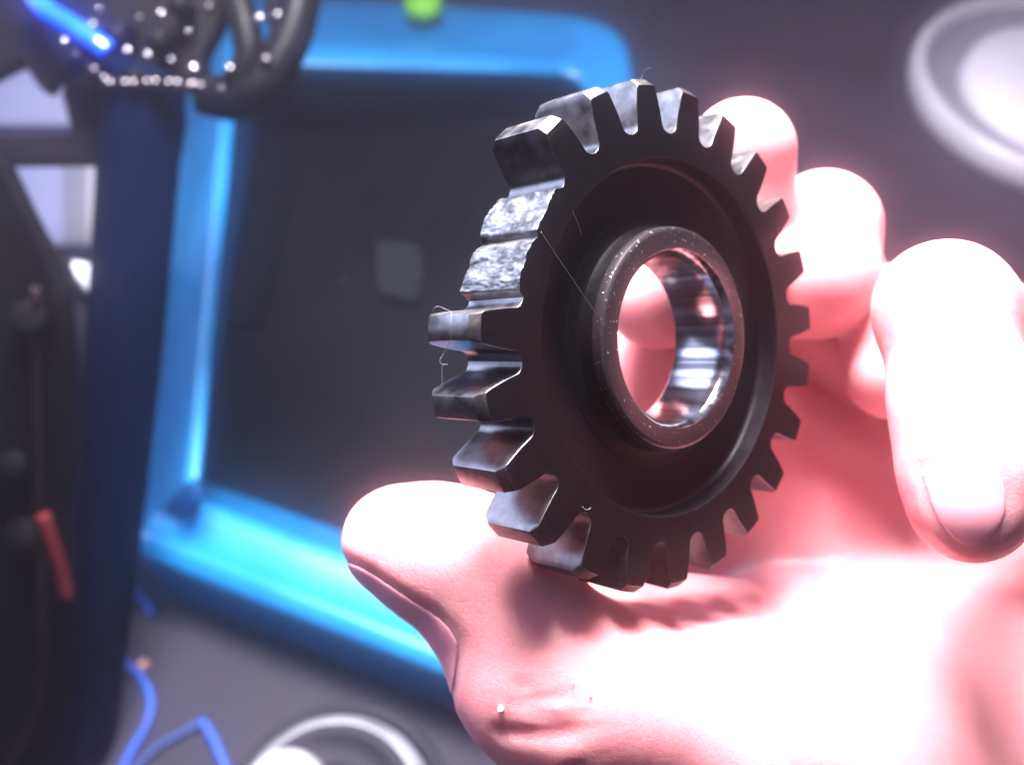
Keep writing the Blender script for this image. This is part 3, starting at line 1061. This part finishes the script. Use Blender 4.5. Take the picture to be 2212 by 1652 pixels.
tube('crossbar', [(-120, 318, 350), (60, 322, 349), (200, 325, 347), (290, 330, 345)], 5.0, M_BLACK, frm, fo)

eng = thing('engine_casing', pw(0, 1500, 300), 'black engine casing with bolt bosses at the far left', 'engine')
eo = eng.location
def slab(name, outl, z, depth, mat, parent, o0, bev=3):
    """thick plate: outline in frame coordinates at depth z, extruded away from the lens"""
    bm = bmesh.new()
    n = len(outl)
    a = [bm.verts.new(pw(u, v, z(u, v) if callable(z) else z) - o0) for u, v in outl]
    back = cv(0, 0, 1) * depth * MM
    b = [bm.verts.new(q.co + back) for q in a]
    bm.faces.new(a); bm.faces.new(b[::-1])
    for i in range(n):
        bm.faces.new((a[i], b[i], b[(i + 1) % n], a[(i + 1) % n]))
    bmesh.ops.recalc_face_normals(bm, faces=bm.faces)
    if bev:
        bmesh.ops.bevel(bm, geom=list(bm.edges), offset=bev * MM, segments=3, affect='EDGES', profile=.5)
    me = bpy.data.meshes.new(name); bm.to_mesh(me); bm.free()
    me.materials.append(mat)
    me.polygons.foreach_set('use_smooth', [True] * len(me.polygons))
    o = bpy.data.objects.new(name, me)
    return link(o, parent)
def eng_z(u, v):          # tilt added for shade: casing face turned down, away from the lamp
    k = (v - 826) / F
    return 318 / (1 - .55 * k) if k < .9 else 500
slab('casing', [(-300, 330), (0, 335), (55, 450), (105, 545), (135, 640), (150, 760), (158, 1000), (140, 1150), (152, 1290), (150, 1420), (140, 1560), (110, 1720), (-300, 1760)], eng_z, 10, M_BLACK, eng, eo)
for u, v, r in ((72, 690, 6), (60, 1150, 6.5), (40, 1000, 5)):
    c0 = pw(u, v, eng_z(u, v) - 2)
    path = [c0, c0 - cv(0, 0, 1) * 5 * MM, c0 - cv(0, 0, 1) * 6 * MM]
    V, Fc = sweep(path, [r * MM, r * MM, r * .7 * MM], 20)
    mesh('bolt_boss', local(V, eo), Fc, M_BLACK, eng)
M_TUBE = noise_mat('brown_rubber', (.007, .004, .0045), (.011, .007, .007), 40, (.5, .7), spec=.08)
def cable(name, pts, r, mat, label, cat, group=None):
    path = smooth_path([pw(p[0], p[1], p[2] if p[2] else eng_z(p[0], p[1]) - r - 4) for p in pts], 8)
    o0 = path[0]
    V, Fc = sweep(path, r * MM, 14)
    o = mesh(name, local(V, o0), Fc, mat); o.location = o0
    return tag(o, label, cat, group)
cable('hose', [(76, 620, 0), (80, 800, 0), (84, 1050, 0), (92, 1300, 0), (90, 1450, 0), (74, 1560, 0), (20, 1650, 0), (-60, 1760, 0)], 1.6, M_TUBE, 'thin brown hose running down the black engine casing', 'hose')
M_RED = noise_mat('red_rubber', (.055, .006, .008), (.08, .010, .012), 60, (.5, .7), spec=.1)
cable('red_lead', [(92, 1110, 0), (112, 1170, 0), (128, 1220, 0), (146, 1290, 0)], 2.6, M_RED, 'short red lead between the black casing and the navy tube', 'cable')

# upper frame: black casting with the chain
cast = thing('black_casting', pw(100, 0, 330), 'glossy black casting with curved arm at the top left', 'machine part')
co = cast.location
slab('casting_body', [(-260, -160), (520, -160), (500, -20), (470, 60), (440, 110), (435, 175), (250, 178), (170, 120), (130, 150), (90, 200), (40, 130), (-40, 170), (-260, 160)], 335, 10, M_BLACK, cast, co, 2)
slab('bracket', [(-260, 292), (152, 288), (128, 200), (170, 110), (250, 190), (385, 205), (392, 250), (380, 330), (300, 352), (-260, 356)], 342, 8, M_BLACK, cast, co, 2)
tube('curved_arm', [(500, -120, 325), (508, -20, 322), (530, 60, 320), (535, 130, 320), (500, 195, 322)], 5.2, M_ARM, cast, co)
tube('outer_arm', [(660, -120, 330), (648, 0, 326), (625, 90, 324), (578, 170, 323), (510, 215, 324), (440, 205, 326)], 7.2, M_ARM, cast, co)
for (u, v, r) in ((385, 8, 4), (250, 75, 4.2), (340, 85, 4.5), (560, 115, 4.2), (600, 40, 4.2), (590, 15, 3), (290, 165, 3.4), (590, 190, 3.0), (200, 60, 3.4), (180, 120, 2.8), (265, 58, 3)):
    c0 = pw(u, v, 322)
    path = [c0 + cv(0, 0, 1) * 8 * MM, c0, c0 - cv(0, 0, 1) * 1.6 * MM, c0 - cv(0, 0, 1) * 2.6 * MM, c0 - cv(0, 0, 1) * 3 * MM]
    V, Fc = sweep(path, [r * MM, r * MM, r * .85 * MM, r * .45 * MM, r * .1 * MM], 16)
    mesh('bolt_glint', local(V, co), Fc, M_ARM if (u + v) % 2 else M_GLOSS, cast)

M_CHAIN = noise_mat('oily_chain_steel', (.05, .045, .05), (.10, .09, .10), 90, (.14, .28), metallic=1)
for (u, v, r) in ((215, 20, 1.8), (300, 40, 2.2), (320, 120, 2.0), (410, 70, 2.2), (370, 130, 1.6), (420, 150, 2.4), (495, 150, 2.2), (560, 40, 1.8), (575, 130, 2.2), (140, 90, 1.8), (275, 110, 2.0), (450, 20, 2.0), (350, 30, 1.5)):  # added metal slivers, standing in for glints on the black casting
    c0 = pw(u, v, 314)
    path = [c0 + cv(-.4, .9, .5) * 5 * MM, c0, c0 - cv(-.4, .9, .5) * 2 * MM]
    gl = random.Random(int(u * 3 + v))
    dv = cv(gl.uniform(-1, 1), gl.uniform(-.6, .6), gl.uniform(-.4, .4)) * gl.uniform(1.0, 4.5) * MM
    path = [c0 - dv, c0 - dv * .6, c0, c0 + dv * .7, c0 + dv]
    rr = r * gl.uniform(.45, .95) * MM
    V, Fc = sweep(path, [rr * .3, rr * .8, rr, rr * .7, rr * .2], 12)
    mesh('bolt_glint', local(V, co), Fc, M_GLINT if gl.random() < .6 else M_CHAIN, cast)
# chain along the lower edge of the casting
chn = thing('chain', pw(340, 190, 322), 'oily black roller chain hanging under the glossy casting', 'chain')
ho = chn.location
pts = [(170, 120), (205, 155), (238, 184), (288, 183), (336, 181), (383, 184), (433, 190), (482, 196), (528, 196)]
roll = None
for i, (u, v) in enumerate(pts):
    c0 = pw(u, v, 320)
    if roll is None:
        bm = bmesh.new(); bmesh.ops.create_uvsphere(bm, u_segments=18, v_segments=12, radius=2.6 * MM)
        for f in bm.faces: f.smooth = True
        me = bpy.data.meshes.new('roller'); bm.to_mesh(me); bm.free(); me.materials.append(M_CHAIN); roll = me
    o = bpy.data.objects.new('roller', roll); link(o, chn); o.location = c0 - ho
    if i:
        u0, v0 = pts[i - 1]
        a, b = pw(u0, v0, 322.5), pw(u, v, 322.5)
        V, Fc = sweep([a, a.lerp(b, .5), b], [3.4 * MM, 2.2 * MM, 3.4 * MM], 10)
        mesh('link_plate', local(V, ho), Fc, M_CHAIN, chn)

M_VIVID = noise_mat('vivid_blue_anodised', (.004, .05, .75), (.006, .08, .85), 50, (.2, .3), coat=.4)
cable('blue_lever', [(60, -40, 322), (96, 20, 318), (150, 55, 316), (205, 92, 315), (232, 112, 316)], 3.7, M_VIVID, 'vivid blue lever with a white glint at the top left', 'lever')

# pale boxes seen through the frame
M_PALE = noise_mat('pale_lavender_board', (.15, .17, .29), (.18, .20, .32), 12, (.5, .7))
M_PALE2 = noise_mat('pale_grey_board', (.26, .26, .31), (.30, .30, .34), 12, (.5, .7))
def crate(name, u0, v0, u1, v1, z, dep, mat, label, cat, strips=None):
    c = pw((u0 + u1) / 2, (v0 + v1) / 2, z)
    root = thing(name, c, label, cat)
    slab('panel', [(u0, v0), (u1, v0), (u1, v1), (u0, v1)], z, dep, mat, root, c, 2)
    for (a, b, m, nm) in strips or ():
        slab(nm, [(a, v0 + 1), (b, v0 + 1), (b, v1 - 1), (a, v1 - 1)], z - 2.5, 5, m, root, c, .8)
    return root
M_GREY3 = noise_mat('worn_grey_board', (.10, .11, .15), (.13, .14, .18), 14, (.5, .7))
M_PINK = noise_mat('dusty_pink_board', (.14, .10, .11), (.17, .12, .13), 14, (.5, .7))
crate('storage_box', -40, 345, 232, 530, 540, 60, M_PALE, 'pale lavender storage box behind the navy upright', 'box', [(135, 180, M_GREY3, 'strip'), (184, 226, M_PALE2, 'strip'), (228, 262, M_PINK, 'strip')])
crate('paper_stack', -60, 120, 170, 272, 540, 20, M_PALE, 'pale lavender board above the crossbar at the left edge', 'board')
M_YEL = noise_mat('yellow_plastic', (.60, .38, .03), (.70, .46, .05), 60, (.4, .5))
def ballobj(name, u, v, z, r, mat, label, cat, sc=(1, 1, 1)):
    bm = bmesh.new(); bmesh.ops.create_icosphere(bm, subdivisions=3, radius=r * MM)
    for q in bm.verts:
        q.co = Vector((q.co.x * sc[0], q.co.y * sc[1], q.co.z * sc[2])) * (1 + .14 * fbm(q.co.x * 150, q.co.y * 150, q.co.z * 150))
    for f in bm.faces: f.smooth = True
    me = bpy.data.meshes.new(name); bm.to_mesh(me); bm.free(); me.materials.append(mat)
    o = bpy.data.objects.new(name, me); link(o); o.location = pw(u, v, z); o.rotation_euler = cam.rotation_euler
    return tag(o, label, cat)
ballobj('yellow_knob', 214, 466, 520, 4.0, M_YEL, 'tiny yellow knob at the edge of the pale storage box', 'knob')
M_FOIL = noise_mat('crumpled_white_film', (.42, .45, .55), (.52, .55, .64), 60, (.2, .4))
def crumple(name, outl, z, label, cat):
    c = pw(*outl[0], z)
    root = slab(name, outl, z, 6, M_FOIL, None, c, 1.5)
    root.location = c
    for v in root.data.vertices:
        v.co += cv(0, 0, 1) * fbm(v.co.x * 70, v.co.y * 70, v.co.z * 70) * .003
    return tag(root, label, cat)
crumple('crumpled_film', [(150, 562), (200, 570), (224, 560), (224, 640), (232, 672), (205, 655), (180, 625), (160, 600)], 365, 'bright crumpled white film beside the navy upright', 'film')

# blue wires and a copper bit, lower left on the floor
M_WIRE = noise_mat('blue_wire', (.008, .055, .36), (.014, .08, .42), 60, (.4, .6))
M_WIRE2 = noise_mat('faded_blue_wire', (.02, .045, .16), (.028, .06, .20), 60, (.5, .7))
def floor_cable(name, pts, r, mat, label, cat, group=None, h=.003):
    path = smooth_path([fl(u, v, h) for u, v in pts], 8)
    o0 = path[0]
    V, Fc = sweep(path, r * MM, 14)
    o = mesh(name, local(V, o0), Fc, mat); o.location = o0
    return tag(o, label, cat, group)
WG = 'blue wires on the floor'
floor_cable('wire', [(240, 1285), (272, 1283), (300, 1288), (320, 1305), (326, 1328)], 2.1, M_WIRE, 'short hooked blue wire, topmost beside the navy upright', 'wire', WG)
floor_cable('wire', [(235, 1420), (270, 1430), (305, 1462), (326, 1510), (318, 1560), (290, 1610), (258, 1670)], 2.1, M_WIRE, 'long curving blue wire beside the navy upright', 'wire', WG)
floor_cable('wire', [(436, 1556), (458, 1590), (480, 1640), (500, 1690)], 2.4, M_WIRE, 'blue wire running from the bend down to the bottom edge', 'wire', WG)
floor_cable('wire', [(436, 1556), (400, 1578), (340, 1612), (280, 1668)], 2.1, M_WIRE2, 'faded blue wire lying slantwise between the other wires', 'wire', WG, h=.0025)
M_COPPER = noise_mat('copper_bit', (.75, .38, .28), (.85, .48, .36), 80, (.3, .4), metallic=.6)
kp = fl(310, 1437, .004)
bm = bmesh.new(); bmesh.ops.create_icosphere(bm, subdivisions=2, radius=.0030)
for q in bm.verts: q.co *= 1 + .25 * fbm(q.co.x * 500, q.co.y * 500, q.co.z * 500)
me = bpy.data.meshes.new('copper_scrap'); bm.to_mesh(me); bm.free(); me.materials.append(M_COPPER)
o = bpy.data.objects.new('copper_scrap', me); link(o); o.location = kp
tag(o, 'pinkish copper scrap touching the long blue wire', 'metal scrap')
